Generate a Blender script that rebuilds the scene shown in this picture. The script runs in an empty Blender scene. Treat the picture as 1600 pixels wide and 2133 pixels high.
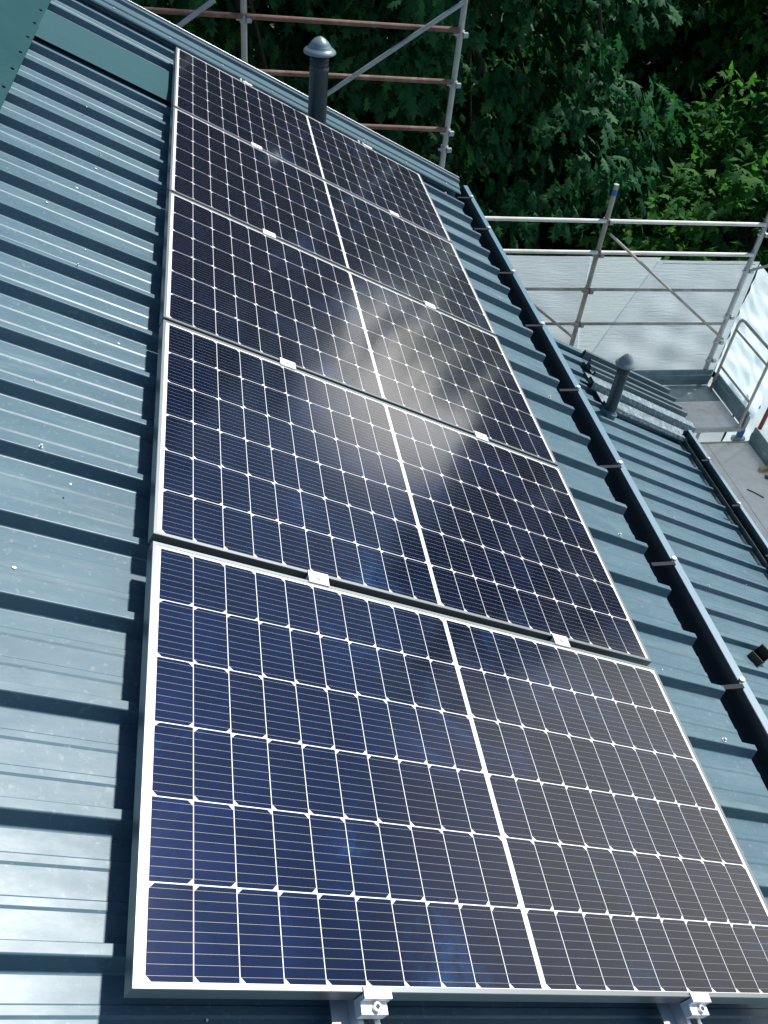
import bpy, math, random
import numpy as np
from mathutils import Matrix, Vector
random.seed(7)
rng = np.random.default_rng(11)
S = bpy.context.scene
COL = S.collection
PITCH = math.radians(24.3)
CA, SA = math.cos(PITCH), math.sin(PITCH)

# ------------------------------------------------------------------ camera
cam_d = bpy.data.cameras.new('camera')
cam = bpy.data.objects.new('camera', cam_d)
COL.objects.link(cam)
S.camera = cam
CAM_ROT = [[0.982486, 0.040828, -0.18181], [-0.160336, 0.682375, -0.713201], [0.094944, 0.729861, 0.67697]]
CAM_LOC = [0.17799, -0.54192, 1.56422]
cm = Matrix([[*CAM_ROT[i], CAM_LOC[i]] for i in range(3)] + [[0, 0, 0, 1]])
cam.matrix_world = cm
cam_d.sensor_fit = 'HORIZONTAL'
cam_d.sensor_width = 36
cam_d.lens = 39.9126
cam_d.clip_start = 0.05
cam_d.clip_end = 1000

# ------------------------------------------------------------------ sky, sun, exposure
SUN_AZ, SUN_EL = math.radians(57), math.radians(53)      # azimuth from +Y towards +X
W = bpy.data.worlds.new('World')
S.world = W
W.use_nodes = True
wn, wl = W.node_tree.nodes, W.node_tree.links
bg = wn['Background']
sky = wn.new('ShaderNodeTexSky')
sky.sky_type = 'NISHITA'
sky.sun_disc = False
sky.sun_elevation = SUN_EL
sky.sun_rotation = SUN_AZ
sky.air_density = 1.0
sky.dust_density = 0.25
tc = wn.new('ShaderNodeTexCoord')
nzw = wn.new('ShaderNodeTexNoise'); nzw.inputs['Scale'].default_value = 3.5; nzw.inputs['Detail'].default_value = 6; nzw.inputs['Roughness'].default_value = .6
wl.new(tc.outputs['Generated'], nzw.inputs['Vector'])
last = sky.outputs[0]
# bright thin clouds added low in the sky, shaped for the panel and roof reflections: azimuth, elevation, angular radius (degrees), brightness
for az, el, rad, br in ((35, 12.0, 8.0, 31.0), (69, 11, 22, 14.0), (100, 16, 28, 8.0)):
    a, e = math.radians(az), math.radians(el)
    dp = wn.new('ShaderNodeVectorMath'); dp.operation = 'DOT_PRODUCT'
    dp.inputs[1].default_value = (math.sin(a)*math.cos(e), math.cos(a)*math.cos(e), math.sin(e))
    wl.new(tc.outputs['Generated'], dp.inputs[0])
    mr = wn.new('ShaderNodeMapRange'); mr.interpolation_type = 'SMOOTHSTEP'
    mr.inputs[1].default_value = math.cos(math.radians(rad)); mr.inputs[2].default_value = math.cos(math.radians(rad * .25))
    wl.new(dp.outputs['Value'], mr.inputs[0])
    m2 = wn.new('ShaderNodeMapRange'); m2.inputs[1].default_value = .3; m2.inputs[2].default_value = .6; m2.inputs[3].default_value = .6
    wl.new(nzw.outputs[0], m2.inputs[0])
    mu = wn.new('ShaderNodeMath'); mu.operation = 'MULTIPLY'; wl.new(mr.outputs[0], mu.inputs[0]); wl.new(m2.outputs[0], mu.inputs[1])
    mx = wn.new('ShaderNodeMix'); mx.data_type = 'RGBA'; mx.inputs[7].default_value = (br, br*.965, br*.88, 1)
    wl.new(mu.outputs[0], mx.inputs[0]); wl.new(last, mx.inputs[6]); last = mx.outputs[2]
wl.new(last, bg.inputs[0])
bg.inputs[1].default_value = 0.095
sd = bpy.data.lights.new('sun', 'SUN')
sd.energy = 4.6
sd.angle = math.radians(2.5)
sd.color = (1.0, 0.975, 0.93)
sun = bpy.data.objects.new('sun', sd)
COL.objects.link(sun)
sv = Vector((math.sin(SUN_AZ) * math.cos(SUN_EL), math.cos(SUN_AZ) * math.cos(SUN_EL), math.sin(SUN_EL)))
sun.rotation_euler = sv.to_track_quat('Z', 'Y').to_euler()
S.view_settings.view_transform = 'Standard'
S.view_settings.look = 'None'
S.view_settings.exposure = 0.47
S.view_settings.gamma = 1

# ------------------------------------------------------------------ helpers
def roofp(u, v, w):                       # roof coordinates -> world
    return Vector((CA * u + SA * w, v, -SA * u + CA * w))
ROOF_M = Matrix.Rotation(PITCH, 4, 'Y')

class MB:
    def __init__(s): s.v, s.f, s.m = [], [], []
    def face(s, pts, m=0):
        i = len(s.v); s.v += [tuple(p) for p in pts]; s.f.append(tuple(range(i, i + len(pts)))); s.m.append(m)
    def box(s, a, b, m=0, T=None):
        x0, y0, z0 = a; x1, y1, z1 = b
        c = [(x0,y0,z0),(x1,y0,z0),(x1,y1,z0),(x0,y1,z0),(x0,y0,z1),(x1,y0,z1),(x1,y1,z1),(x0,y1,z1)]
        if T is not None: c = [tuple(T @ Vector(p)) for p in c]
        i = len(s.v); s.v += c
        for q in ((0,3,2,1),(4,5,6,7),(0,1,5,4),(1,2,6,5),(2,3,7,6),(3,0,4,7)):
            s.f.append(tuple(i + k for k in q)); s.m.append(m)
    def tube(s, p, q, r, r2=None, n=10, m=0, caps=True):
        p, q = Vector(p), Vector(q); r2 = r if r2 is None else r2
        d = (q - p).normalized(); a = d.orthogonal().normalized(); b = d.cross(a)
        i = len(s.v)
        for k in range(n):
            t = 2 * math.pi * k / n; o = a * math.cos(t) + b * math.sin(t)
            s.v.append(tuple(p + o * r)); s.v.append(tuple(q + o * r2))
        for k in range(n):
            k2 = (k + 1) % n
            s.f.append((i+2*k, i+2*k2, i+2*k2+1, i+2*k+1)); s.m.append(m)
        if caps:
            s.f.append(tuple(i + 2*k for k in range(n))[::-1]); s.m.append(m)
            s.f.append(tuple(i + 2*k + 1 for k in range(n))); s.m.append(m)
    def path(s, pts, r, n=8, m=0):
        for a, b in zip(pts, pts[1:]): s.tube(a, b, r, n=n, m=m)
    def lathe(s, c, prof, n=24, m=0):
        i = len(s.v); c = Vector(c)
        for r, z in prof:
            for k in range(n):
                t = 2 * math.pi * k / n
                s.v.append((c.x + r*math.cos(t), c.y + r*math.sin(t), c.z + z))
        for j in range(len(prof) - 1):
            for k in range(n):
                k2 = (k + 1) % n
                s.f.append((i+j*n+k, i+j*n+k2, i+(j+1)*n+k2, i+(j+1)*n+k)); s.m.append(m)
    def extrude(s, prof, a0, a1, fn, m=0, close=True, ends=True, mend=None):
        """prof: closed polygon of 2-D points; fn(a, x, y) -> point."""
        n = len(prof); i = len(s.v)
        for p in prof: s.v.append(tuple(fn(a0, *p)))
        for p in prof: s.v.append(tuple(fn(a1, *p)))
        for k in range(n if close else n - 1):
            k2 = (k + 1) % n
            s.f.append((i+k, i+k2, i+n+k2, i+n+k)); s.m.append(m)
        if ends:
            me = m if mend is None else mend
            s.f.append(tuple(i + k for k in range(n))[::-1]); s.m.append(me)
            s.f.append(tuple(i + n + k for k in range(n))); s.m.append(me)

WM = {}
def link(o): COL.objects.link(o); return o
def obj(name, mb, mats, parent=None, smooth=False, local=False):
    """mesh object; vertices are given in world space unless local=True"""
    me = bpy.data.meshes.new(name)
    v = mb.v
    if parent is not None and not local:
        inv = WM[parent.name].inverted(); v = [tuple(inv @ Vector(p)) for p in v]
    me.from_pydata(v, [], mb.f)
    if not isinstance(mats, (list, tuple)): mats = [mats]
    for k in mats: me.materials.append(k)
    me.polygons.foreach_set('material_index', mb.m)
    if smooth: me.polygons.foreach_set('use_smooth', [True] * len(mb.f))
    me.update()
    o = link(bpy.data.objects.new(name, me))
    if parent is not None:
        o.parent = parent; WM[o.name] = WM[parent.name]
    else: WM[o.name] = Matrix.Identity(4)
    return o
def fixn(o):
    import bmesh
    bm = bmesh.new(); bm.from_mesh(o.data); bmesh.ops.recalc_face_normals(bm, faces=bm.faces); bm.to_mesh(o.data); bm.free()
    return o
def tag(o, label=None, cat=None, group=None, kind=None):
    if label: o['label'] = label
    if cat: o['category'] = cat
    if group: o['group'] = group
    if kind: o['kind'] = kind
    return o
def thing(name, label, cat, M=None, group=None):
    o = link(bpy.data.objects.new(name, None)); o.empty_display_size = 0.1
    M = M or Matrix.Identity(4)
    o.matrix_world = M; WM[o.name] = M.copy()
    return tag(o, label, cat, group)
def copy_tree(o, parent=None):
    c = o.copy(); link(c)
    if parent is not None: c.parent = parent
    for ch in list(o.children): copy_tree(ch, c)
    return c
def at(p, roof=True):
    return Matrix.Translation(p) @ (ROOF_M if roof else Matrix.Identity(4))
def tri_obj(name, V, F, mat, parent=None, smooth=False):
    me = bpy.data.meshes.new(name)
    V = np.asarray(V, dtype=np.float32)
    if parent is not None: V = V - np.array(WM[parent.name].translation, dtype=np.float32)
    F = np.asarray(F, dtype=np.int32)
    me.vertices.add(len(V)); me.vertices.foreach_set('co', V.ravel())
    me.loops.add(F.size); me.loops.foreach_set('vertex_index', F.ravel())
    me.polygons.add(len(F)); me.polygons.foreach_set('loop_start', np.arange(0, F.size, 3, dtype=np.int32))
    me.polygons.foreach_set('loop_total', np.full(len(F), 3, dtype=np.int32))
    me.materials.append(mat); me.update(calc_edges=True); me.validate()
    o = link(bpy.data.objects.new(name, me))
    if parent is not None: o.parent = parent; WM[o.name] = WM[parent.name]
    return o

# ------------------------------------------------------------------ materials
def mat(name, col=(.5,.5,.5), rough=.5, metal=0.0, **kw):
    m = bpy.data.materials.new(name); m.use_nodes = True
    p = m.node_tree.nodes['Principled BSDF']
    p.inputs['Base Color'].default_value = (*col, 1); p.inputs['Roughness'].default_value = rough
    p.inputs['Metallic'].default_value = metal
    for k, v in kw.items(): p.inputs[k.replace('_', ' ')].default_value = v
    return m
def N(m, t, **kw):
    n = m.node_tree.nodes.new(t)
    for k, v in kw.items():
        if hasattr(n, k): setattr(n, k, v)
        else: n.inputs[k.replace('_', ' ')].default_value = v
    return n
def L(m, a, b): m.node_tree.links.new(a, b)
def P(m): return m.node_tree.nodes['Principled BSDF']
def noise_col(m, stops, scale=5, detail=6, rough=.6, stretch=(1,1,1), target='Base Color', dist=0.0):
    tc = N(m, 'ShaderNodeTexCoord'); mp = N(m, 'ShaderNodeMapping'); mp.inputs['Scale'].default_value = stretch
    nz = N(m, 'ShaderNodeTexNoise', Scale=scale, Detail=detail, Roughness=rough, Distortion=dist)
    r = N(m, 'ShaderNodeValToRGB')
    L(m, tc.outputs['Object'], mp.inputs[0]); L(m, mp.outputs[0], nz.inputs['Vector']); L(m, nz.outputs[0], r.inputs[0])
    el = r.color_ramp.elements
    while len(el) < len(stops): el.new(.5)
    for e, (p, c) in zip(el, stops):
        e.position = p; e.color = (*c, 1) if len(c) == 3 else c
    if target: L(m, r.outputs[0], P(m).inputs[target])
    return r, nz, mp
def g(x): return (x, x, x)
def add_dust(m, col=(.24,.30,.30), amt=.34):
    p = P(m); src = p.inputs['Base Color'].links[0].from_socket
    r1, _, _ = noise_col(m, [(.52, (0,0,0)), (.75, (1,1,1))], 2.2, 9, .75, (.35, 5, 2), target=None)
    r2, _, _ = noise_col(m, [(.60, (0,0,0)), (.70, (1,1,1))], 60, 3, .6, target=None)
    ad = N(m, 'ShaderNodeMath', operation='MAXIMUM'); L(m, r1.outputs[0], ad.inputs[0]); L(m, r2.outputs[0], ad.inputs[1])
    mu = N(m, 'ShaderNodeMath', operation='MULTIPLY'); mu.inputs[1].default_value = amt; L(m, ad.outputs[0], mu.inputs[0])
    mx = N(m, 'ShaderNodeMix', data_type='RGBA'); mx.inputs[7].default_value = (*col, 1)
    L(m, mu.outputs[0], mx.inputs[0]); L(m, src, mx.inputs[6]); L(m, mx.outputs[2], p.inputs['Base Color'])

M_roof = mat('roof_paint', (.10,.165,.19), .5, 0.0, Specular_IOR_Level=.4, Coat_Weight=.15, Coat_Roughness=.28)
noise_col(M_roof, [(.28,(.048,.104,.137)),(.5,(.060,.124,.161)),(.66,(.071,.139,.176)),(.8,(.12,.19,.22))], 3.0, 8, .7, (1,3,1))
add_dust(M_roof)
rr, _, _ = noise_col(M_roof, [(.3,g(.42)),(.7,g(.56))], 9, 6, .65, (1,2,1), target='Roughness')
M_foam = mat('roof_edge_foam', (.02,.022,.024), .8)
M_trim = mat('trim_paint', (.07,.125,.15), .38, 0.0, Specular_IOR_Level=.6)
noise_col(M_trim, [(.3,(.05,.105,.135)),(.7,(.066,.13,.165))], 4, 6)
M_cap = mat('cap_paint', (.055,.12,.13), .85, 0, Specular_IOR_Level=.04)
noise_col(M_cap, [(.3,(.02,.062,.070)),(.7,(.026,.074,.083))], 3, 6)
M_apron = mat('skylit_apron', (.11,.22,.31), .6, 0, Specular_IOR_Level=.3)  # colour raised to stand in for skylight on the shaded eave strip
M_glint = mat('verge_glint', (.55,.58,.58), .4, .2)  # pale colour standing in for the sun glint on the verge lip
M_strip = mat('strip_paint', (.034,.09,.105), .75, 0, Specular_IOR_Level=.1)
M_gut = mat('gutter_paint', (.035,.055,.068), .3, 0.0, Specular_IOR_Level=.6)
M_alu = mat('aluminium', (.62,.64,.66), .42, .7)
M_frame = mat('anodised_frame', (.24,.26,.265), .42, .8)
M_back = mat('white_backsheet', (.8,.82,.84), .5, 0, Coat_Weight=1.0, Coat_Roughness=.1)
M_cell = mat('silicon_cell', (.006,.011,.05), .52, 1.0, Coat_Weight=1.0, Coat_Roughness=.075, Coat_IOR=1.5, Specular_IOR_Level=0.0)
r1, nz1, _ = noise_col(M_cell, [(.42,(.0008,.0036,.016)),(.55,(.0012,.0050,.023)),(.63,(.0028,.0140,.046)),(.76,(.007,.034,.09))], 2.6, 8, .72, dist=.8)
_ge = N(M_cell, 'ShaderNodeNewGeometry'); _mr = N(M_cell, 'ShaderNodeMapRange'); _mr.inputs[3].default_value = .8; _mr.inputs[4].default_value = 1.15
_hs = N(M_cell, 'ShaderNodeHueSaturation')
L(M_cell, _ge.outputs['Random Per Island'], _mr.inputs[0]); L(M_cell, _mr.outputs[0], _hs.inputs['Value']); L(M_cell, r1.outputs[0], _hs.inputs['Color']); L(M_cell, _hs.outputs[0], P(M_cell).inputs['Base Color'])
noise_col(M_cell, [(.3,g(.085)),(.7,g(.12))], 5, 6, .65, target='Coat Roughness')
M_bus = mat('busbar_silver', (.30,.29,.25), .5, .2, Coat_Weight=1.0, Coat_Roughness=.11)
M_galv = mat('galvanised_steel', (.42,.45,.46), .5, .6)
noise_col(M_galv, [(.3,(.32,.35,.36)),(.6,(.45,.48,.49)),(.75,(.36,.33,.29))], 6, 8, .7)
M_rust = mat('rusty_steel', (.2,.1,.07), .8, .1)
noise_col(M_rust, [(.3,(.11,.06,.045)),(.55,(.22,.13,.10)),(.72,(.33,.26,.23)),(.8,(.6,.58,.55))], 7, 8, .75)
M_wornsteel = mat('worn_steel', (.35,.33,.29), .6, .4)
noise_col(M_wornsteel, [(.3,(.22,.19,.16)),(.5,(.36,.34,.30)),(.7,(.5,.5,.48))], 5, 8, .7, (1,1,.5))
M_pale = mat('pale_painted_tube', (.72,.70,.65), .5)
noise_col(M_pale, [(.3,(.6,.57,.52)),(.6,(.75,.73,.69))], 5, 6)
M_red = mat('red_oxide_tube', (.22,.05,.04), .6)
M_blue = mat('blue_paint', (.03,.13,.35), .5)
M_dark = mat('dark_plastic', (.012,.013,.014), .5)
M_vent = mat('vent_pipe_paint', (.028,.048,.062), .42)
M_ventcap = mat('vent_cap_paint', (.17,.23,.26), .35, .2)
M_wall = mat('plaster', (.62,.6,.56), .9)
noise_col(M_wall, [(.3,(.56,.54,.5)),(.7,(.66,.64,.6))], 2, 6)
M_deckw = mat('weathered_plywood', (.55,.5,.46), .85)
ra, nza, _ = noise_col(M_deckw, [(.30,(.46,.40,.35)),(.42,(.70,.65,.58)),(.62,(.86,.82,.77)),(.72,(.70,.52,.45))], 4, 10, .78, (1,1,1))
M_deckl = mat('weathered_plywood_bare', (.4,.36,.32), .85)
noise_col(M_deckl, [(.30,(.50,.45,.40)),(.42,(.74,.70,.64)),(.62,(.86,.83,.78)),(.72,(.74,.58,.51))], 5, 10, .8)
M_deckm = mat('steel_deck', (.30,.36,.36), .6, .3)
noise_col(M_deckm, [(.35,(.24,.30,.30)),(.6,(.36,.42,.42)),(.72,(.66,.68,.66))], 6, 9, .75)
M_toe = mat('toe_board_steel', (.16,.24,.27), .5, .2)
noise_col(M_toe, [(.35,(.12,.2,.23)),(.65,(.2,.29,.32)),(.8,(.4,.45,.46))], 4, 8)
M_wood = mat('timber_block', (.42,.33,.17), .8)
M_white = mat('white_flake', (.8,.8,.78), .6)
M_foil = mat('crinkled_foil', (.24,.33,.37), .4, .2)
noise_col(M_foil, [(.3,(.07,.12,.145)),(.52,(.16,.23,.27)),(.66,(.45,.51,.53))], 22, 6, .7, (2.2,.6,1))
_nz = N(M_foil, 'ShaderNodeTexNoise', Scale=26.0, Detail=4.0, Roughness=.7); _tc = N(M_foil, 'ShaderNodeTexCoord'); _mp = N(M_foil, 'ShaderNodeMapping'); _mp.inputs['Scale'].default_value = (2.6, .5, 2.0)
_bp = N(M_foil, 'ShaderNodeBump', Strength=1.0, Distance=.02)
L(M_foil, _tc.outputs['Object'], _mp.inputs[0]); L(M_foil, _mp.outputs[0], _nz.inputs['Vector']); L(M_foil, _nz.outputs[0], _bp.inputs['Height']); L(M_foil, _bp.outputs[0], P(M_foil).inputs['Normal'])
M_sheet = mat('offcut_paint', (.075,.115,.135), .4)
M_bark = mat('bark', (.07,.055,.04), .9)
noise_col(M_bark, [(.3,(.04,.03,.024)),(.7,(.1,.08,.06))], 8, 8, .7, (1,1,.2))
M_ground = mat('lawn', (.04,.07,.02), .95)
noise_col(M_ground, [(.3,(.02,.035,.012)),(.6,(.04,.07,.02)),(.75,(.06,.06,.03))], 1.3, 10, .7)

def net_mat(name, dc, tcx, t0, t1):
    m = bpy.data.materials.new(name); m.use_nodes = True
    t = m.node_tree; t.nodes.remove(t.nodes['Principled BSDF']); out = t.nodes['Material Output']
    tc = N(m, 'ShaderNodeTexCoord'); mp = N(m, 'ShaderNodeMapping'); mp.inputs['Scale'].default_value = (.6,.6,9)
    nz = N(m, 'ShaderNodeTexNoise', Scale=7.0, Detail=8.0, Roughness=.75)
    L(m, tc.outputs['Object'], mp.inputs[0]); L(m, mp.outputs[0], nz.inputs['Vector'])
    d = N(m, 'ShaderNodeBsdfDiffuse'); d.inputs[0].default_value = (*dc, 1)
    tr = N(m, 'ShaderNodeBsdfTranslucent'); tr.inputs[0].default_value = (*tcx, 1)
    mx = N(m, 'ShaderNodeMixShader'); mx.inputs[0].default_value = .66
    wv = N(m, 'ShaderNodeTexNoise', Scale=5.0, Detail=9.0, Roughness=.8); mp2 = N(m, 'ShaderNodeMapping'); mp2.inputs['Scale'].default_value = (.8,.8,14); mp2.inputs['Rotation'].default_value = (0,.06,0)
    L(m, tc.outputs['Object'], mp2.inputs[0]); L(m, mp2.outputs[0], wv.inputs['Vector'])
    bp = N(m, 'ShaderNodeBump', Strength=.55, Distance=.02); L(m, wv.outputs[0], bp.inputs['Height']); L(m, bp.outputs[0], d.inputs['Normal']); L(m, bp.outputs[0], tr.inputs['Normal'])
    L(m, d.outputs[0], mx.inputs[1]); L(m, tr.outputs[0], mx.inputs[2])
    tp = N(m, 'ShaderNodeBsdfTransparent')
    mr = N(m, 'ShaderNodeMapRange'); mr.inputs[1].default_value = .3; mr.inputs[2].default_value = .7; mr.inputs[3].default_value = t0; mr.inputs[4].default_value = t1
    m2 = N(m, 'ShaderNodeMixShader')
    L(m, nz.outputs[0], mr.inputs[0]); L(m, mr.outputs[0], m2.inputs[0])
    L(m, mx.outputs[0], m2.inputs[1]); L(m, tp.outputs[0], m2.inputs[2])
    L(m, m2.outputs[0], out.inputs[0])
    return m
M_net = net_mat('debris_net', (.86,.95,1.0), (.80,.93,1.0), .06, .0)
M_netw = net_mat('bright_wedge_net', (.86,.97,1.0), (.82,.96,1.0), .0, .0)  # whiter copy of the net, for the wedge that looks brighter against the light

def leaf_mat(name, cols, trans=.35, tcol=(.1,.25,.05)):
    m = mat(name, cols[1], .6, 0, Specular_IOR_Level=.08)
    geo = N(m, 'ShaderNodeNewGeometry')
    r = N(m, 'ShaderNodeValToRGB')
    for e, p, c in zip(r.color_ramp.elements, (0, 1), (cols[0], cols[2])): e.position = p; e.color = (*c, 1)
    e = r.color_ramp.elements.new(.5); e.color = (*cols[1], 1)
    L(m, geo.outputs['Random Per Island'], r.inputs[0]); L(m, r.outputs[0], P(m).inputs['Base Color'])
    tl = N(m, 'ShaderNodeBsdfTranslucent'); tl.inputs[0].default_value = (*tcol, 1)
    mx = N(m, 'ShaderNodeMixShader'); mx.inputs[0].default_value = trans
    out = m.node_tree.nodes['Material Output']
    L(m, P(m).outputs[0], mx.inputs[1]); L(m, tl.outputs[0], mx.inputs[2]); L(m, mx.outputs[0], out.inputs[0])
    return m
M_oak = leaf_mat('oak_leaf', ((.012,.064,.028),(.021,.102,.043),(.045,.155,.052)), .30, (.032,.16,.038))
M_gum = leaf_mat('sweetgum_leaf', ((.014,.075,.022),(.028,.12,.03),(.075,.19,.035)), .42, (.09,.30,.045))
M_con = leaf_mat('conifer_needle', ((.01,.025,.02),(.015,.035,.028),(.02,.05,.035)), .1, (.02,.05,.02))

# ------------------------------------------------------------------ ground
GZ = -8.0
mb = MB(); mb.face([(-300,-300,GZ),(300,-300,GZ),(300,300,GZ),(-300,300,GZ)])
tag(obj('ground', mb, M_ground), kind='structure')

# ------------------------------------------------------------------ house
house = thing('house', 'house with two stepped blue ribbed metal roof slopes and box gutters', 'house', Matrix.Translation((0, 2, GZ)))
def rib_profile(v0, v1, phase, pit, hc, hp):
    """top outline of ribbed sheet from v0 to v1: near crest edge at phase + k*pit; hc crest w, hp pan w"""
    pts = []
    k0 = math.floor((v0 - phase) / pit) - 1; k1 = math.ceil((v1 - phase) / pit) + 1
    for k in range(k0, k1 + 1):
        c = phase + k * pit
        H = hc - hp
        pts += [(c - .0185, hp), (c - .0160, hp + .0007), (c - .0140, hp + .0020), (c - .0127, hp + .0042),
                (c - .0022, hc - .0040), (c - .0012, hc - .0018), (c + .0004, hc - .0004), (c + .002, hc),
                (c + .021, hc), (c + .023, hc - .002), (c + .035, hp + .003), (c + .038, hp)]
        for m0 in (.0895, .1686):
            pts += [(c + m0, hp), (c + m0 + .006, hp + .0023), (c + m0 + .0212, hp + .0023), (c + m0 + .0245, hp)]
    pts = [p for p in pts if v0 < p[0] < v1]
    return [(v0, hp)] + pts + [(v1, hp)]
def roof_sheet(name, u0, u1, v0, v1, phase, pit, hc, hp):
    top = rib_profile(v0, v1, phase, pit, hc, hp)
    bot = hp - .045
    mb = MB(); n = len(top); us = [u0, u0 + (u1-u0)*.33, u0 + (u1-u0)*.66, u1]
    for u in us:
        for v, w in top: mb.v.append(tuple(roofp(u, v, w)))
    for j in range(len(us) - 1):
        for k in range(n - 1):
            mb.f.append((j*n+k, (j+1)*n+k, (j+1)*n+k+1, j*n+k+1)); mb.m.append(0)
    b = len(mb.v)
    for u in (u0, u1 - .004):
        for v, w in top: mb.v.append(tuple(roofp(u, v, bot)))
    e = (len(us) - 1) * n
    for k in range(n - 1):
        mb.f.append((k, k+1, b+k+1, b+k)); mb.m.append(1)
        mb.f.append((e+k, b+n+k, b+n+k+1, e+k+1)); mb.m.append(1)
        mb.f.append((b+k, b+k+1, b+n+k+1, b+n+k)); mb.m.append(1)
    for k, s in ((0, 1), (n-1, -1)):
        mb.face([roofp(u0, *top[k]), roofp(u1, *top[k]), roofp(u1, top[k][0], bot), roofp(u0, top[k][0], bot)], 1)
    return mb
RID = -1.0
HC, HP, PH, PIT = -.082, -.122, .070, .2562
roof_up = obj('roof', roof_sheet('roof', RID, 2.247, -3.2, 5.80, PH, PIT, HC, HP), [M_roof, M_foam], house)
HC2, HP2, PH2, PIT2 = -1.13, -1.17, 2.700, .2535
roof_lo = obj('roof', roof_sheet('roof', 2.50, 5.668, -3.2, 6.52, PH2, PIT2, HC2, HP2), [M_roof, M_foam], house)
tag(roof_lo, 'lower ribbed roof slope beside the scaffold deck'); tag(roof_up, 'upper ribbed roof slope carrying the solar panels')
# other slope behind the ridge
rid = roofp(RID, 0, HC)
mb = MB()
mb.extrude([(rid.x - .02, rid.z - .05), (rid.x - 3.6, rid.z - .05 - 3.6*math.tan(PITCH)), (rid.x - 3.6, rid.z - .15 - 3.6*math.tan(PITCH)), (rid.x - .02, rid.z - .15)], -3.2, 5.8, lambda a, x, z: (x, a, z))
tag(fixn(obj('roof', mb, M_trim, house)), 'back roof slope behind the ridge')
# ridge cap
mb = MB()
mb.extrude([(RID, HC + .032), (-.90, HC + .018), (-.722, HC + .004), (-.718, HC + .001), (-.722, HC + .001), (-.90, HC + .012), (RID, HC + .026)], -3.2, 5.82, lambda a, x, y: roofp(x, a, y))
mb.extrude([(rid.x, rid.z + .028), (rid.x - .28, rid.z + .028 - .28*math.tan(PITCH)), (rid.x - .28, rid.z + .022 - .28*math.tan(PITCH)), (rid.x, rid.z + .022)], -3.2, 5.82, lambda a, x, z: (x, a, z))
for k in range(-12, 22):                    # comb filler closing each pan below the cap
    c = PH + k * PIT
    mb.extrude([(c + .040, HP + .001), (c + PIT - .022, HP + .001), (c + PIT - .006, HC + .002), (c + .026, HC + .002)], -.735, -.741, lambda a, x, y: roofp(a, x, y))
cap = fixn(obj('ridge_cap', mb, M_cap, house))
for k in range(-3, 21):
    mb = MB(); c = roofp(-.742, PH + k * PIT + .012, HC + .0045); nn = roofp(0, 0, 1)
    mb.tube(c, c + nn * .008, .008, n=8); obj('screw', mb, M_dark, cap)
# verge trim at the far gable
vt = [(5.635, HC + .001), (5.640, HC + .009), (5.70, HC + .012), (5.706, HC + .022), (5.775, HC + .030), (5.782, HC + .050), (5.835, HC + .052), (5.837, -.40), (5.832, -.40), (5.829, HC + .046), (5.787, HC + .044), (5.779, HC + .024), (5.71, HC + .016), (5.703, HC + .006), (5.64, HC + .003)]
mb = MB(); mb.extrude(vt, RID, 2.262, lambda a, x, y: roofp(a, x, y))
verge = fixn(obj('verge_trim', mb, M_trim, house))
mb = MB(); mb.tube(roofp(RID, 5.828, HC + .057), roofp(2.262, 5.828, HC + .057), .0055, n=8); obj('glint_bead', mb, M_glint, verge)  # pale bead added along the lip to draw its sunlit glint
mb = MB(); mb.tube(roofp(RID, 5.828, HC + .057), roofp(2.262, 5.828, HC + .057), .0055, n=8); obj('glint_bead', mb, M_glint, verge)
for i in range(9):
    mb = MB(); c = roofp(-.75 + i * .36, 5.668, HC + .0095); mb.tube(c, c + roofp(0,0,1)*.008, .008, n=8); obj('screw', mb, M_alu, verge)
mb = MB(); mb.extrude([(6.46, HC2 - .03), (6.46, HC2 + .004), (6.525, HC2 + .006), (6.527, HC2 - .3), (6.522, HC2 - .3), (6.52, HC2 - .03)], 2.5, 5.67, lambda a, x, y: roofp(a, x, y))
fixn(obj('verge_trim', mb, M_trim, house))
# flat cover strip over two ribs
mb = MB(); mb.extrude([(5.03, HC + .003), (4.695, HC + .004), (4.688, HC + .002), (4.572, HC - .012), (4.572, HC - .0145), (4.690, HC - .001), (4.697, HC + .001), (5.03, HC + .001)], -.735, .06, lambda a, x, y: roofp(a, x, y))
fixn(obj('cover_strip', mb, M_strip, house))
# walls
e1 = roofp(2.247, 0, HP - .05)
mb = MB(); mb.box((-4.1, -3.0, GZ), (1.80, 5.62, e1.z + .0))
wl_ = roofp(RID, 0, HP - .06)
mb.extrude([(-4.1, e1.z + .002), (1.80, e1.z + .002), (1.80, e1.z + .05), (wl_.x, wl_.z), (-4.1, wl_.z - (wl_.x + 4.1) * math.tan(PITCH))], -3.0, 5.62, lambda a, x, z: (x, a, z))
fixn(obj('wall', mb, M_wall, house))
e2 = roofp(5.668, 0, HP2 - .05)
mb = MB(); zt = -(1.802 * math.tan(PITCH)) + (HP2 - .05) / CA
mb.extrude([(1.802, GZ), (4.45, GZ), (4.45, -(4.45 * math.tan(PITCH)) + (HP2 - .05) / CA), (1.802, zt)], -3.0, 6.40, lambda a, x, z: (x, a, z))
fixn(obj('wall', mb, M_wall, house))
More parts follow.
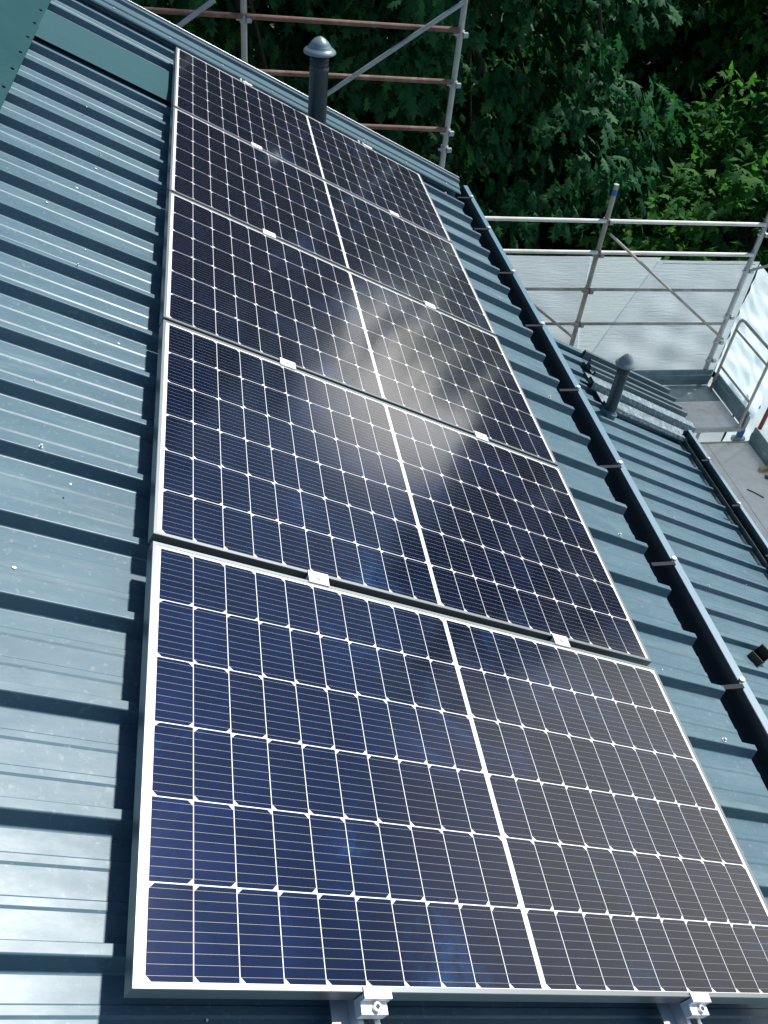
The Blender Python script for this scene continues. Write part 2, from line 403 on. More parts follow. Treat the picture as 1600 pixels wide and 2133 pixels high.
# soffit boards closing under the eaves
# gutters
def gutter(x0, x1, zt, dep, y0, y1, brk):
    mb = MB(); t = .003
    # order the outline: inner run then outer run
    inner = [(x0, zt - .060), (x0 + t, zt - .060), (x0 + t, zt - dep + t), (x1 - t, zt - dep + t), (x1 - t, zt)]
    outer = [(x1 + .030, zt), (x1 + .030, zt - .02), (x1 + .027, zt - .02), (x1 + .027, zt - t), (x1, zt - t), (x1, zt - dep), (x0, zt - dep)]
    mb.extrude(inner + outer, y0, y1, lambda a, x, z: (x, a, z))
    mb.box((x0, y1, zt - dep), (x1, y1 + .003, zt - .004)); 
    mb.box((x0 + .004, y0 + .01, zt - dep + .004), (x0 + .034, y1 - .01, zt - dep + .02))
    gu = fixn(obj('gutter', mb, [M_gut], house))
    mb = MB(); mb.box((x1 - .001, y0, zt + .001), (x1 + .030, y1, zt + .003))
    lip = obj('lip', mb, M_lip, gu)
    for y in brk:
        b = MB(); b.box((x0 - .03, y - .010, zt + .006), (x1 + .004, y + .010, zt + .010)); b.box((x0 + .03, y - .010, zt - .004), (x0 + .05, y + .010, zt + .0055))
        b.tube((x1 + .014, y + .03, zt + .004), (x1 + .014, y + .03, zt + .012), .011, n=10, m=1)
        obj('bracket', b, [M_brk, M_white], gu)
    return gu
M_lip = mat('gutter_lip_paint', (.10,.20,.265), .5)
M_brk = mat('bracket_steel', (.03,.034,.038), .7, 0, Specular_IOR_Level=.1)
mb = MB(); mb.box((1.94, -3.2, -1.114), (2.049, 5.90, -1.110)); obj('eave_flashing', mb, M_apron, house)
gutter(2.05, 2.128, -1.055, .125, -3.2, 5.93, [-.86, -.19, .47, 1.14, 1.80, 2.47, 3.13, 3.81, 4.48, 5.14, 5.68])
gutter(e2.x - .035, 4.672, -3.235, .125, -3.2, 5.50, [-.3, .4, 1.05, 1.75, 2.4, 3.1, 3.78, 4.40, 5.03])

def roof_screw(u, v, w, par, r=.011):
    mb = MB(); c = roofp(u, v, w); n = roofp(0, 0, 1)
    mb.tube(c, c + n * .004, r, r * .85, n=10); mb.tube(c + n * .004, c + n * .012, r * .5, n=6)
    obj('screw', mb, M_alu, par)
for k in (3, 7, 11, 15, 19, 21): roof_screw(2.075, PH + k * PIT + .0115, HC, roof_up)
for k in (-1, 2, 5, 9, 13): roof_screw(-.30, PH + k * PIT + .0115, HC, roof_up, .007)
for u, k in ((4.55, 2), (4.62, 5), (5.45, 6), (4.9, -1), (5.5, 9)): roof_screw(u, PH2 + k * PIT2 + .0115, HC2, roof_lo, .010)

# ------------------------------------------------------------------ solar panels
PL, PW, FD = 1.771, 1.045, .040
def panel_meshes():
    f = MB(); lip = .0105; t = .0022
    o = [(0,0),(PL,0),(PL,PW),(0,PW)]; i_ = [(lip,lip),(PL-lip,lip),(PL-lip,PW-lip),(lip,PW-lip)]
    for k in range(4):
        k2 = (k + 1) % 4
        a, b, c, d = o[k], o[k2], i_[k2], i_[k]
        ch = .0012
        def sh(p, q): return (p[0] + (ch if q[0] > p[0] else -ch), p[1] + (ch if q[1] > p[1] else -ch))
        a1, b1 = sh(a, d), sh(b, c)
        f.face([(*a1, 0), (*b1, 0), (*c, 0), (*d, 0)])
        f.face([(*a, -ch), (*b, -ch), (*b1, 0), (*a1, 0)])
        f.face([(*a, -FD), (*b, -FD), (*b, -ch), (*a, -ch)])
        f.face([(*d, 0), (*c, 0), (*c, -t), (*d, -t)])
        # bottom flange
        q = .028
        j = [(q,q),(PL-q,q),(PL-q,PW-q),(q,PW-q)]
        f.face([(*a, -FD), (*j[k], -FD), (*j[k2], -FD), (*b, -FD)])
    g_ = MB()
    z0 = -.0016
    g_.face([(lip*.9, lip*.9, z0), (PL-lip*.9, lip*.9, z0), (PL-lip*.9, PW-lip*.9, z0), (lip*.9, PW-lip*.9, z0)], 0)
    g_.face([(lip*.9, lip*.9, z0 - .004), (lip*.9, PW-lip*.9, z0 - .004), (PL-lip*.9, PW-lip*.9, z0 - .004), (PL-lip*.9, lip*.9, z0 - .004)], 0)
    us = [.0225 + k * .0858 for k in range(10)] + [.8930 + k * .0858 for k in range(10)]
    cw, chh = .0838, .1667
    z1, z2 = z0 + .0004, z0 + .0008
    for r in range(6):
        v = .0122 + r * .1694
        for ci, u in enumerate(us):
            k = .0105
            left = (r % 2 == 0)
            if left: pts = [(u+k, v), (u+cw, v), (u+cw, v+chh), (u+k, v+chh), (u, v+chh-k), (u, v+k)]
            else: pts = [(u, v), (u+cw-k, v), (u+cw, v+k), (u+cw, v+chh-k), (u+cw-k, v+chh), (u, v+chh)]
            g_.face([(*p, z1) for p in pts], 1)
        for b in range(9):
            vb = v + chh * (b + .5) / 9
            for ua, ub in ((us[0] + .001, us[9] + cw - .001), (us[10] + .001, us[19] + cw - .001)):
                g_.face([(ua, vb - .00025, z2), (ub, vb - .00025, z2), (ub, vb + .00025, z2), (ua, vb + .00025, z2)], 2)
    return f, g_
fm, gm = panel_meshes()
labels = ['largest, nearest solar panel, deep blue, with end clamps on its near frame edge',
          'second nearest solar panel, blue at its left end and black at its right',
          'middle solar panel of five, with a pale sky reflection on its right half',
          'fourth solar panel along the row, between the middle and farthest ones',
          'farthest solar panel of the row, beside the tall vent pipe']
vs = [-.0115, 1.0605, 2.1225, 3.1845, 4.2465]
for i in range(5):
    if i == 0:
        pan = thing('solar_panel', labels[0], 'solar panel', at(roofp(-.008, vs[0], 0)), 'solar panels in a row on the upper roof')
        fixn(obj('frame', fm, M_frame, pan, local=True)); obj('cell_sheet', gm, [M_back, M_cell, M_bus], pan, local=True)
        pan0 = pan
    else:
        c = copy_tree(pan0); c.matrix_world = at(roofp(-.008, vs[i], 0)); c['label'] = labels[i]

# ------------------------------------------------------------------ mounting rails with clamps
def rail(u, label):
    t = thing('mounting_rail', label, 'mounting rail', at(roofp(u, -.35, HC)), 'mounting rails under the solar panels')
    mb = MB(); h = -FD - HC - .001; w = .024
    # C channel open upwards, local coords: x across, y along, z up
    prof = [(-w, 0), (w, 0), (w, h), (w - .012, h), (w - .012, h - .003), (w - .003, h - .003), (w - .003, .003), (-w + .003, .003), (-w + .003, h - .003), (-w + .012, h - .003), (-w + .012, h), (-w, h)]
    mb.extrude(prof, -.05, 5.85, lambda a, x, z: (x, a, z))
    mb.extrude([(-w - .034, 0.0005), (-w - .0005, 0.0005), (-w - .0005, .007), (-w - .034, .0035)], -.05, 5.85, lambda a, x, z: (x, a, z))
    fixn(obj('channel', mb, M_alu, t, local=True))
    top = -HC
    mids = [(vs[i] + PW + vs[i+1]) / 2 + .35 for i in range(4)]
    for y in mids:
        b = MB(); b.box((-.031, y - .021, top + .0005), (.031, y + .021, top + .005)); b.box((-.031, y - .006, h + .002), (.031, y + .006, top + .0004))
        cl = obj('clamp', b, M_clamp, t, local=True)
        b = MB(); b.tube((0, y, top + .005), (0, y, top + .009), .008, n=6); obj('bolt', b, M_alu, cl, local=True)
    for y, s in ((vs[0] + .35, -1), (vs[4] + PW + .35, 1)):
        b = MB()
        b.box((-.030, min(y - s*.009, y + s*.012), top + .0005), (.030, max(y - s*.009, y + s*.012), top + .0045))
        b.box((-.030, min(y + s*.002, y + s*.0119), h + .004), (.030, max(y + s*.002, y + s*.0119), top + .0003))
        b.box((-.031, min(y + s*.0121, y + s*.034), h + .006), (.026, max(y + s*.0121, y + s*.034), top - .012))
        cl = obj('clamp', b, M_clamp, t, local=True)
        b = MB(); b.tube((0, y + s*.023, top - .0118), (0, y + s*.023, top - .003), .0085, n=12); b.tube((0, y + s*.023, top - .0029), (0, y + s*.023, top - .0015), .0045, n=6, m=1); obj('bolt', b, [M_alu, M_dark], cl, local=True)
    return t
M_clamp = mat('clamp_aluminium', (.82,.83,.84), .5, .3)
rail(.461, 'silver channel rail with clamps, under the left halves of the panels'); rail(1.342, 'silver channel rail with clamps, under the right halves of the panels')

# ------------------------------------------------------------------ vent pipes
def vent(x, y, zbase, zrim, zap, r, rr, label, group):
    t = thing('vent_pipe', label, 'vent pipe', Matrix.Translation((x, y, zbase)), group)
    ztop = zrim + .012
    mb = MB(); c = (x, y, 0)
    mb.lathe(c, [(r, zbase - .12), (r, zrim - .115), (r + .003, zrim - .113), (r + .003, zrim - .103), (r, zrim - .10), (r, ztop), (r - .004, ztop), (r - .004, zrim - .2)], 28)
    p = obj('pipe', mb, M_vent, t, smooth=True)
    mb = MB()
    for row, z in enumerate((zrim - .080, zrim - .058)):
        for k in range(18):
            a = 2 * math.pi * (k + .5 * row) / 18; d = Vector((math.cos(a), math.sin(a), 0))
            q = Vector((x, y, z)) + d * (r - .001); mb.tube(q, q + d * .0025, .0072, n=8)
    obj('vent_holes', mb, M_dark, p)
    mb = MB(); H = zap - zrim
    mb.lathe(c, [(rr - .004, zrim - .012), (rr, zrim - .012), (rr + .001, zrim - .004), (rr - .003, zrim + .004), (rr*.84, zrim + H*.17), (rr*.69, zrim + H*.31), (rr*.69, zrim + H*.36), (rr*.64, zrim + H*.38), (rr*.63, zrim + H*.44), (rr*.50, zrim + H*.64), (rr*.33, zrim + H*.82), (rr*.16, zrim + H*.93), (.008, zap - .003), (.0001, zap)], 32)
    mb.lathe(c, [(rr - .004, zrim - .012), (rr - .006, zrim), (r*.5, zrim + H*.35), (.0001, zrim + H*.5)], 32)
    cp = obj('cap', mb, M_ventcap, t, smooth=True)
    for k in range(3):
        mb = MB(); a = 2*math.pi*k/3 + .4; d = Vector((math.cos(a), math.sin(a), 0)); q = Vector((x, y, 0)) + d*(r - .002)
        mb.box((q.x-.008, q.y-.008, ztop - .03), (q.x+.008, q.y+.008, zrim + .02))
        obj('cap_stay', mb, M_vent, cp)
    mb = MB(); n = roofp(0,0,1); b = Vector((x, y, zbase))
    mb.tube(b - n*.045, b + n*.004, r + .03, r + .028, n=24); mb.tube(b + n*.004, b + n*.02, r + .010, r + .003, n=24)
    obj('flashing_collar', mb, M_trim, t)
    return t
vent(.894, 5.50, -.494, -.030, .058, .063, .106, 'dark round vent pipe with grey conical cap beside the farthest solar panel', 'vent pipes through the roof')
vent(3.730, 5.43, -2.925, -2.402, -2.300, .055, .092, 'dark vent pipe with conical cap on the lower roof among the metal offcuts', 'vent pipes through the roof')

# ------------------------------------------------------------------ offcuts stacked on the lower roof
def offcut(u0, u1, v0, w0, prof, th, label, m, rot=0):
    t = None
    mb = MB()
    up = [(v0 + a, w0 + b) for a, b in prof]; lo = [(a, b - th) for a, b in up][::-1]
    mb.extrude(up + lo, u0, u1, lambda a, x, y: (a, x, y), mend=1)
    c = roofp((u0+u1)/2, v0, w0)
    for i, q in enumerate(mb.v):
        a = q[0] + rot * (q[1] - v0)
        mb.v[i] = tuple(roofp(a, q[1] - rot * (q[0] - u0), q[2]))
    o = fixn(obj('metal_offcut', mb, [m, M_foam]))
    return tag(o, label, 'metal sheet', 'sheet metal offcuts on the lower roof')
w2 = HC2
offcut(4.62, 5.82, 6.15, w2 + .010, [(0,.0),(.010,.085),(.026,.087),(.034,.012),(.155,.010),(.163,.085),(.20,.087),(.21,.0)], .004, 'dark channel-shaped metal offcut, farthest of the strips beside the white net', M_sheet)
offcut(4.60, 5.88, 5.94, w2 + .010, [(0,.0),(.012,.070),(.035,.072),(.045,.030),(.12,.028),(.13,.062),(.17,.062),(.18,.0)], .004, 'long narrow dark metal offcut lying against the channel-shaped one', M_sheet)
offcut(4.47, 5.84, 5.70, w2 + .045, [(0,.0),(.012,.035),(.11,.037),(.125,.004),(.235,.0)], .035, 'foil-covered ribbed offcut, upper of the two shiny crinkled strips', M_foil, .02)
offcut(4.53, 5.76, 5.45, w2 + .012, [(0,.0),(.014,.030),(.05,.032),(.06,.006),(.245,.004)], .012, 'foil-covered flat offcut, nearest strip of the pile behind the vent pipe', M_foil, .02)

# black bracket lying on the lower roof
mb = MB(); T = Matrix.Translation(roofp(4.68, 2.60, HP2 + .004)) @ ROOF_M @ Matrix.Rotation(.5, 4, 'Z')
mb.box((-.06, -.05, 0), (.09, .05, .012), T=T); mb.box((.03, -.05, .012), (.042, .05, .10), T=T); mb.box((-.06, -.05, .012), (-.048, .05, .05), T=T)
mb.face([T @ Vector(p) for p in ((-.048,-.048,.012),(.03,-.048,.012),(.03,-.048,.09))]); mb.face([T @ Vector(p) for p in ((-.048,.048,.012),(.03,.048,.09),(.03,.048,.012))])
tag(obj('metal_bracket', mb, M_dark), 'black angled bracket left lying on the lower roof by the gutter', 'bracket')

# white flecks lying on the roof
fl = [(-.52,4.42,HC),(-.40,3.90,HC),(-.30,3.35,HP),(-.28,2.6,HP),(-.12,2.05,HP),(-.35,1.7,HP),(-.21,1.25,HC),(-.30,.95,HP),(-.08,.62,HP),(-.27,.60,HP),(-.33,.22,HP),(.03,.13,HP),(-.36,3.0,HC),(1.98,1.16,HP),(1.90,.52,HP),(2.05,1.35,HP),(.70,-.06,HP),(.99,-.04,HP),(5.1,3.40,HC2),(5.45,3.75,HP2),(4.9,4.9,HP2),(5.25,2.9,HP2),(-.16,.33,HP),(.17,-.02,HP),(-.45,2.85,HP)]
base = None
for i, (u, v, w) in enumerate(fl):
    if base is None:
        b = MB(); b.extrude([(-.006,-.003),(.001,-.005),(.007,-.001),(.004,.004),(-.004,.0045)], 0, .0025, lambda a, x, y: (x, y, a))
        base = fixn(obj('paint_flake', b, M_white)); o = base
        tag(o, 'tiny white flake lying on the blue ribbed roof', 'flake', 'white flakes scattered on the roof')
    else: o = base.copy(); link(o)
    up = w + (.0004 if w in (HC, HC2) else .0032)
    o.matrix_world = at(roofp(u, v, up)) @ Matrix.Rotation(i * 1.3, 4, 'Z') @ Matrix.Scale((.35 + .5*((i*7) % 5)/4), 4)

# ------------------------------------------------------------------ scaffold on the gable
YS = 7.3
scaf = thing('scaffold', 'tall tube scaffold behind the far gable with rusty rails and a bent guard frame', 'scaffold', Matrix.Translation((2.3, 6.9, GZ)))
def coupler(parent, x, y, z, m=None, s=1):
    b = MB(); b.tube((x, y, z - .028), (x, y, z + .028), .036, n=10); b.box((x + .02, y - .05, z - .018), (x + .06, y - .012, z + .018)); b.tube((x - .062, y - .02, z), (x + .066, y - .02, z), .012, n=6)
    return obj('coupler', b, m or M_galv, parent)
def post(x, y, z0, z1, m, cz=(), par=None, r=.026, name='post'):
    b = MB(); b.tube((x, y, z0), (x, y, z1), r, n=14)
    o = obj(name, b, m, par or scaf, smooth=False)
    for z in cz: coupler(o, x, y, z, m)
    return o
def bar(name, p, q, r, m, par=None, n=10):
    b = MB(); b.tube(p, q, r, n=n); return obj(name, b, m, par or scaf)
post(.48, YS, GZ, 1.2, M_galv, (-.30, -.70, -1.11))
post(2.30, YS, GZ, 1.2, M_galv, (-.31, -.71, -1.12, -1.27))
pb = post(4.10, YS, GZ, -1.55, M_wornsteel, (-1.93, -2.29, -2.71, -3.12))
bm_ = MB(); bm_.tube((4.10, YS, -1.66), (4.10, YS, -1.60), .0268, n=14); obj('paint_band', bm_, M_blue, pb)
post(5.90, YS, GZ, -1.3, M_galv, (-2.03, -2.45, -3.02, -3.35, -3.6), r=.030)
post(-1.32, YS, GZ, 1.2, M_galv, (-.30, -.70))
for z in (-.275, -.685, -1.09): bar('rail', (-1.3, YS - .03, z), (.46, YS - .03, z), .021, M_rust); bar('rail', (.50, YS - .03, z), (2.28, YS - .03, z), .021, M_rust)
for z in (-1.915, -2.255): bar('rail', (2.32, YS - .03, z), (4.08, YS - .03, z), .021, M_pale); bar('rail', (4.12, YS - .03, z + .0), (5.88, YS - .03, z), .021, M_pale)
for z in (-2.68, -3.10): bar('rail', (2.32, YS - .03, z), (4.08, YS - .03, z), .017, M_wornsteel); bar('rail', (4.12, YS - .03, z), (5.88, YS - .03, z), .017, M_wornsteel)
bar('brace', (2.27, YS - .07, -.06), (.52, YS - .07, -1.28), .02, M_galv)
bar('brace', (.25, YS - .07, -.165), (-1.3, YS - .07, -1.24), .02, M_galv)
bar('brace', (4.14, YS - .07, -2.03), (5.91, YS - .07, -3.28), .014, M_wornsteel)
bar('brace', (4.06, YS - .07, -3.25), (2.3, YS - .07, -1.97), .014, M_wornsteel)
bar('brace', (5.92, YS - .04, -2.43), (5.92, 5.6, -1.2), .016, M_galv)
# inner posts, below deck level, and transoms
for x in (.48, 2.30, 4.10): post(x, 6.45, GZ, -3.99 if x > 4 else -3.2, M_galv)
DZ = -3.935
# deck
b = MB(); b.box((4.72, 6.93, DZ - .045), (6.00, 7.25, DZ - .001)); obj('deck', b, M_deckm, scaf)
b = MB(); b.box((4.72, 6.42, DZ - .045), (6.00, 6.924, DZ)); o = obj('deck', b, M_deckw, scaf); tag(o, 'weathered plywood deck board')
b = MB(); b.box((4.70, 6.395, DZ - .05), (6.01, 6.418, DZ + .006)); obj('deck_edge', b, M_galv, scaf)
# toe boards
def toe(x0, y0, x1, y1, z, h, par):
    b = MB(); d = Vector((x1-x0, y1-y0, 0)).normalized(); nn = Vector((-d.y, d.x, 0)); Ln = math.hypot(x1-x0, y1-y0)
    prof = [(0,0),(.004,0),(.004,h*.34),(.014,h*.38),(.014,h*.66),(.004,h*.70),(.004,h),(-.012,h),(-.012,h-.004),(0,h-.004)]
    b.extrude(prof, 0, Ln, lambda a, x, y: Vector((x0, y0, z)) + d*a + nn*x + Vector((0,0,y)))
    return fixn(obj('toe_board', b, M_toe, par))
toe(5.98, 7.262, 4.72, 7.262, DZ + .002, .21, scaf)
toe(6.02, 6.40, 6.02, 7.24, DZ + .002, .20, scaf)
# bent guard frame (hoop) along the right end of the deck
b = MB(); hx = 5.975
b.path([(hx, 7.16, DZ), (hx, 7.16, -3.06), (hx, 7.15, -3.00), (hx, 7.12, -2.965), (hx, 7.06, -2.955), (hx, 6.50, -2.955), (hx, 6.45, -2.97), (hx, 6.42, -3.02), (hx, 6.42, DZ)], .017, n=10)
b.path([(hx, 7.15, -3.11), (hx, 6.43, -3.11)], .013); b.path([(hx, 7.15, -3.60), (hx, 6.43, -3.60)], .013)
obj('guard_frame', b, M_wornsteel, scaf)
# strut under the deck
bar('strut', (5.66, 6.62, -4.42), (5.66, 6.62, DZ - .05), .020, M_galv)

# scaffold along the eaves
sc2 = thing('scaffold', 'lower scaffold walkway along the far eave with a pale worn plywood deck', 'scaffold', Matrix.Translation((5.9, 3, GZ)))
LZ = -4.40
b = MB(); b.box((4.95, -2.5, LZ - .045), (5.878, 6.70, LZ)); o = obj('deck', b, M_deckl, sc2)
b = MB(); b.box((5.884, -2.5, LZ - .045), (6.44, 6.70, LZ + .001)); o = obj('deck', b, M_deckl, sc2)
b = MB(); b.box((5.2, 6.703, LZ - .05), (6.46, 6.72, LZ + .012)); obj('deck_edge', b, M_galv, sc2)
toe(6.47, -2.5, 6.47, 6.74, LZ - .05, .25, sc2)
pe = post(6.34, 6.78, GZ, -3.2, M_galv, (-3.9,), sc2, r=.032)
b = MB(); b.tube((6.34, 6.78, -4.36), (6.34, 6.78, -4.26), .040, n=12); obj('collar', b, M_blue, pe)
b = MB(); b.box((6.28, 6.735, -4.44), (6.40, 6.83, -4.38)); b.tube((6.26, 6.78, -4.40), (6.42, 6.78, -4.40), .03, n=8); obj('base_coupler', b, M_galv, pe)
bar('handrail_tube', (6.50, 6.70, -4.19), (6.50, 6.70, -3.5), .026, M_red, sc2)
for y in (4.9, 3.1, 1.3, -.5): post(6.50, y, GZ, -3.0, M_galv, (-3.4,), sc2)
for y in (6.6, 4.9, 3.1, 1.3, -.5): post(5.0, y, GZ, LZ - .05, M_galv, (), sc2)

# loose things on the walkway
b = MB(); T = Matrix.Translation((6.36, 6.17, LZ + .003)) @ Matrix.Rotation(.15, 4, 'Z')
b.box((-.06, -.02, 0), (.10, .03, .045), T=T); tag(obj('timber_block', b, M_wood), 'small yellow timber block on the lower scaffold deck by the toe board', 'wood block')
b = MB(); b.path([(5.99, 5.86, LZ + .008), (6.06, 5.79, LZ + .008), (6.12, 5.71, LZ + .009)], .006, n=6); tag(obj('stick', b, M_bark), 'thin dark stick lying on the pale lower scaffold deck', 'stick')
b = MB(); T = Matrix.Translation((6.36, 6.03, LZ + .003)) @ Matrix.Rotation(-.4, 4, 'Z'); b.box((-.05, -.02, 0), (.07, .025, .02), T=T); b.box((.0, -.02, .02), (.07, .0, .04), T=T)
tag(obj('wood_scrap', b, M_bark), 'small dark scrap of wood beside the yellow timber block', 'wood scrap')

# ------------------------------------------------------------------ debris nets
def net(name, fn, nu, nv, label, amp=.012, seed=0, hole=None):
    r = np.random.default_rng(seed); ph = r.random(12) * 6.28
    mb = MB()
    for j in range(nv + 1):
        for i in range(nu + 1):
            a, c = i / nu, j / nv
            d = 4*c*(1.02-c) * amp * (math.sin(9*a + 3*c + ph[0]) + .7*math.sin(21*a - 8*c + ph[1]) + .5*math.sin(34*c + 5*a + ph[2]) + .5*math.sin(60*c - 11*a + ph[3])) * .5
            mb.v.append(tuple(fn(a, c, d)))
    for j in range(nv):
        for i in range(nu):
            if hole and hole((i+.5)/nu, (j+.5)/nv): continue
            k = j*(nu+1) + i; mb.f.append((k, k+1, k+nu+2, k+nu+1)); mb.m.append(0)
    o = obj(name, mb, M_net, smooth=True)
    return tag(o, label, 'safety net', 'white safety nets on the scaffold')
def sag(a): return .03 * math.sin(math.pi * ((a * 2) % 1.0))
def gable_top(x): return -2.315 - .05 * (x - 3) / 3 - .02 * abs(math.sin(math.pi * (x - 2.3) / 1.8))
def plin(z, pts):
    for (z0, x0), (z1, x1) in zip(pts, pts[1:]):
        if z <= z0 and z >= z1: return x0 + (x1 - x0) * (z - z0) / (z1 - z0)
    return pts[0][1] if z > pts[0][0] else pts[-1][1]
WL = [(-2.2, 4.05), (-2.345, 4.06), (-3.10, 4.13), (-3.45, 4.21), (-5.0, 4.24), (-5.7, 4.25)]
WR = [(-2.2, 4.90), (-2.375, 4.84), (-3.52, 4.40), (-3.75, 4.29), (-5.0, 4.27), (-5.7, 4.26)]
def gnet(x0f, x1f):
    def fn(a, c, d):
        xa, xb = 2.32, 6.05
        z0 = -2.35 * (1-c) - 5.6*c
        x = x0f(z0) * (1-a) + x1f(z0) * a
        return (x, YS + .045 + d * min(1, 5*min(a, 1-a)), gable_top(x) * (1-c) - 5.6*c)
    return fn
na = net('safety_net', gnet(lambda z: 2.32, lambda z: plin(z, WL) + .006), 80, 90, 'white translucent net behind the gutter, left of the worn post with the blue band', .02, 1)
nr = net('safety_net', gnet(lambda z: plin(z, WR) - .006, lambda z: plin(z, [(-2.2, 6.05), (-3.88, 6.05), (-4.02, 6.58), (-5.7, 6.58)])), 80, 90, 'wide white translucent net on the gable scaffold above the raised deck', .02, 4)
nb = net('safety_net', lambda a, c, d: (6.065 + d, YS + .05 - .98*a, (-2.40 - .02*math.sin(3.1*a)) * (1-c) + (-3.80) * c), 40, 40, 'white net with creases hung along the right end behind the bent guard frame', .035, 2)
nc = net('safety_net', lambda a, c, d: (6.59 + d, 7.33 - 9.7*a, -2.9*(1-c) - 5.6*c), 80, 40, 'white net running along the outer side of the lower walkway', .02, 3)
# wedge between the gable nets; its backlit brightness is put into the colour
mb = MB(); n = 40
for k in range(n + 1):
    z = -2.335 - 2.9*k/n
    for x in (plin(z, WL) - .012, plin(z, WR) + .012): mb.v.append((x, YS + .039, z))
for k in range(n): mb.f.append((2*k, 2*k+1, 2*k+3, 2*k+2)); mb.m.append(0)
tag(obj('net_patch', mb, M_netw), 'bright wedge-shaped white net patch beside the worn scaffold post with the blue band', 'net patch')
# stitched hem along the top of the gable net
mb = MB(); n = 60
for i in range(n):
    x0 = 4.90 + 1.1*i/n; x1 = x0 + .011; mb.tube((x0, YS + .03, gable_top(x0) - .03), (x1, YS + .03, gable_top(x1) - .03), .0035, n=5)
obj('hem_stitching', mb, M_dark, nr)

# ------------------------------------------------------------------ trees
def half(pts): return pts + [(-x, y) for x, y in pts[::-1] if x > 0]
OAK = half([(.015,-.12),(.02,.02),(.10,.10),(.20,.22),(.09,.27),(.15,.36),(.36,.52),(.14,.53),(.17,.64),(.33,.80),(.13,.78),(.08,.90),(0,1.0)])
GUM = half([(.015,-.25),(.03,0),(.30,-.12),(.20,.10),(.52,.30),(.22,.32),(.24,.55),(0,1.0)])
SIMPLE = half([(.02,0),(.3,.3),(.22,.7),(0,1.0)])
NEED = half([(.02,0),(.09,.3),(.06,.8),(0,1.0)])
def norm(a): return a / np.maximum(np.linalg.norm(a, axis=-1, keepdims=True), 1e-9)
def leaves(pos, axis, nrm, size, shape):
    sh = np.array(shape, dtype=np.float64); k = len(sh)
    a = norm(axis); s = norm(np.cross(nrm, a)); n = np.cross(a, s)
    x = np.concatenate([[0], sh[:, 0]]); y = np.concatenate([[.5], sh[:, 1]])
    z = -.30 * np.abs(x) - .22 * (y - .3) ** 2 ; z[0] = .02
    curl = (.5 + rng.random(len(pos)))[:, None]
    V = pos[:, None] + size[:, None, None] * (x[None, :, None]*s[:, None] + y[None, :, None]*a[:, None] + (z[None, :]*curl)[:, :, None]*n[:, None])
    V = V.reshape(-1, 3); off = np.arange(len(pos)) * (k + 1)
    i = np.arange(k); tri = np.stack([np.zeros(k, int), i + 1, (i + 1) % k + 1], 1)
    F = (off[:, None, None] + tri[None]).reshape(-1, 3)
    return V, F
def crown(c, r, nclump, per, ls, shape, spread=.45, shell=.55, zmin=None, droop=.6, seed=1, lump=.22, keep=None):
    R = np.random.default_rng(seed); c = np.array(c); r = np.array(r)
    d = norm(R.normal(size=(nclump, 3)))
    ph = R.random(8)*6.28
    f = 1 + lump*(np.sin(4*d[:,0]+ph[0]) * np.sin(5*d[:,2]+ph[1]) + .7*np.sin(7*d[:,1]+6*d[:,2]+ph[2]) + .5*np.sin(11*d[:,0]-9*d[:,2]+ph[3]))
    rad = (shell + (1 - shell) * R.random(nclump) ** .45) * f
    cc = c + d * r * rad[:, None]
    if zmin is not None:
        ok = cc[:, 2] > zmin; cc, d = cc[ok], d[ok]
    if keep is not None:
        ok = keep(cc); cc, d = cc[ok], d[ok]
    n = len(cc)
    out = norm(d + np.array([0, 0, .25]) + .35*R.normal(size=(n, 3)))
    tw = R.random((n, per, 1))
    p = cc[:, None] + out[:, None] * (tw - .5) * spread * 1.6 + R.normal(size=(n, per, 3)) * spread * np.array([.34,.34,.20])
    ax = out[:, None]*.7 + R.normal(size=(n, per, 3))*.55 + np.array([0, 0, -droop])
    nr = out[:, None]*.5 + R.normal(size=(n, per, 3))*.40 + np.array([0, 0, .9])
    sz = ls * (.65 + .6*R.random((n, per)))
    V, F = leaves(p.reshape(-1,3), ax.reshape(-1,3), nr.reshape(-1,3), sz.ravel(), shape)
    return V, F, cc
def limbs(base, top, cc, rt, n=26, seed=0):
    R = random.Random(seed); mb = MB(); base, top = Vector(base), Vector(top)
    q = [base.lerp(top, t) + Vector((R.uniform(-.12,.12), R.uniform(-.12,.12), 0)) * (t*2) for t in (0, .25, .5, .75, 1)]
    rs = [rt, rt*.85, rt*.7, rt*.5, rt*.2]
    for i in range(4): mb.tube(q[i], q[i+1], rs[i], rs[i+1], n=10, caps=False)
    for i in R.sample(range(len(cc)), min(n, len(cc))):
        e = Vector(cc[i]); t = R.uniform(.35, .85); s = base.lerp(top, t); m = s.lerp(e, .5) + Vector((0, 0, .25))
        mb.tube(s, m, rt*.28, rt*.16, n=6, caps=False); mb.tube(m, e, rt*.16, rt*.03, n=6, caps=False)
    return mb
def tree(name, label, cat, x, y, zc, r, leafm, shape, nclump, per, ls, seed, rt=.22, group=None, **kw):
    t = thing(name, label, cat, Matrix.Translation((x, y, GZ)), group)
    V, F, cc = crown((x, y, zc), r, nclump, per, ls, shape, seed=seed, **kw)
    tri_obj('crown', V, F, leafm, t)
    obj('trunk', limbs((x, y, GZ), (x, y, zc + r[2]*.6), cc, rt, seed=seed), M_bark, t, smooth=True)
    return t
TG = 'trees beyond the far gable'
tree('oak_tree', 'large dark green oak with lobed leaves behind the rusty scaffold rails', 'tree', -.6, 13.8, .4, (4.6,4.0,9.2), M_oak, OAK, 1500, 24, .25, 3, .3, TG, droop=.9, lump=.30)
tree('oak_tree', 'dark oak with hanging lobed leaves in the centre above the pale scaffold rails', 'tree', 3.9, 14.4, 1.2, (3.4,3.6,10.2), M_oak, OAK, 1500, 24, .25, 5, .3, TG, droop=.9, lump=.30)
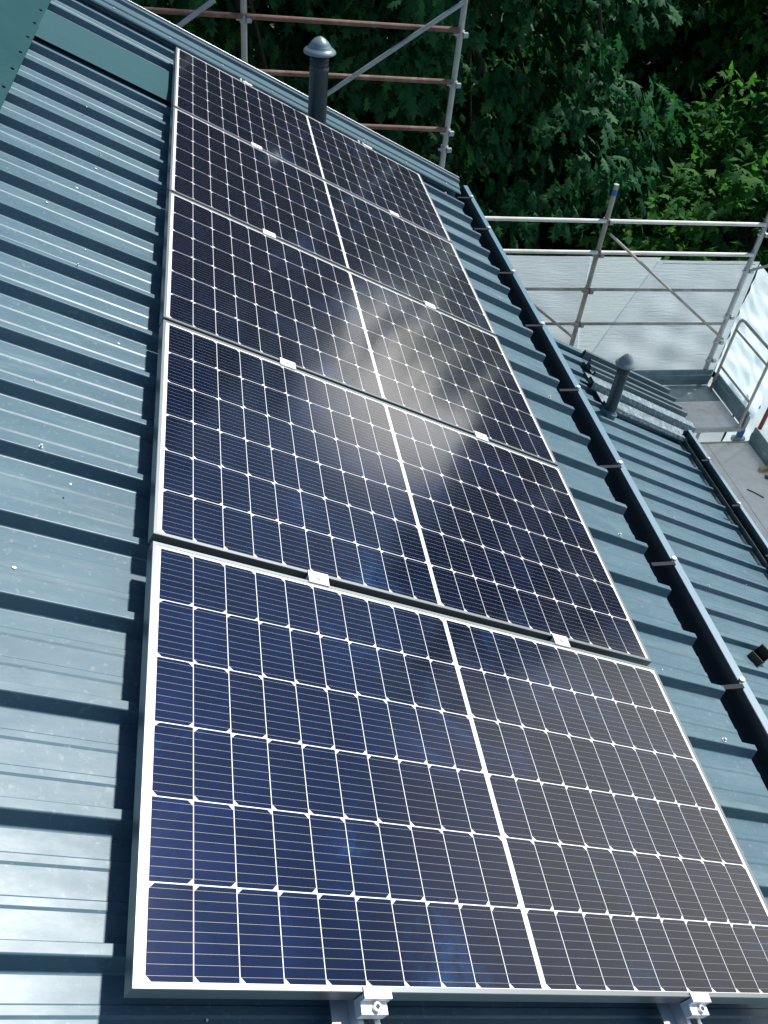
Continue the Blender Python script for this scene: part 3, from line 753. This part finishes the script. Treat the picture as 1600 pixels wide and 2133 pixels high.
tree('sweetgum_tree', 'bright green sweetgum with star-shaped leaves behind the white nets', 'tree', 8.8, 11.7, -5.1, (3.0,2.4,3.0), M_gum, GUM, 620, 24, .21, 8, .16, TG, lump=.17)
tree('sweetgum_tree', 'taller light green tree at the top right corner beyond the dark conifer', 'tree', 11.7, 16.4, -1.5, (3.1,2.6,4.4), M_gum, GUM, 640, 24, .20, 9, .18, TG, lump=.22)

def conifer(x, y, h, rad, seed, label):
    R = np.random.default_rng(seed)
    t = thing('conifer_tree', label, 'tree', Matrix.Translation((x, y, GZ)), TG)
    n = 16000
    tt = R.random(n) ** .8; ang = R.random(n) * 6.283; tier = .75 + .35 * np.sin(tt * 70 + 2*np.sin(ang*3))
    rr_ = rad * (1 - tt) * tier * (.55 + .45 * R.random(n)) + .1
    pos = np.stack([x + rr_*np.cos(ang), y + rr_*np.sin(ang), GZ + .8 + (h - .8) * tt - .25*rr_], 1)
    ax = np.stack([np.cos(ang), np.sin(ang), -.45 + 0*ang], 1) + R.normal(size=(n, 3))*.35
    V, F = leaves(pos, ax, np.tile([0, 0, 1.0], (n, 1)) + R.normal(size=(n, 3))*.3, .28 + .2*R.random(n), NEED)
    tri_obj('crown', V, F, M_con, t)
    mb = MB(); mb.tube((x, y, GZ), (x, y, GZ + h), .2, .02, n=10); obj('trunk', mb, M_bark, t)
conifer(11.0, 18.8, 9.6, 3.8, 21, 'dark blue-green conifer standing behind the sweetgum, left of the light green tree')
tree('oak_tree', 'dark oak at the back, mostly hidden between the nearer trees', 'tree', 2.8, 20.5, .5, (6.3,4.0,11.0), M_oak, SIMPLE, 2200, 22, .40, 15, .3, TG)
tree('oak_tree', 'dark tree far behind the sweetgum at the right edge', 'tree', 17.5, 21.5, -4.4, (6.0,4.0,4.6), M_oak, SIMPLE, 900, 22, .36, 16, .3, TG)
tree('oak_tree', 'oak standing beyond the right edge of the walkway nets', 'tree', 16.2, 14.6, -.6, (3.7,3.6,7.6), M_oak, SIMPLE, 900, 20, .36, 17, .3, TG)
tree('oak_tree', 'low dark bush-like oak in the gap between the two big oaks and the sweetgum', 'tree', 7.4, 15.6, -6.0, (3.2,2.6,2.8), M_oak, OAK, 700, 24, .24, 18, .2, TG)
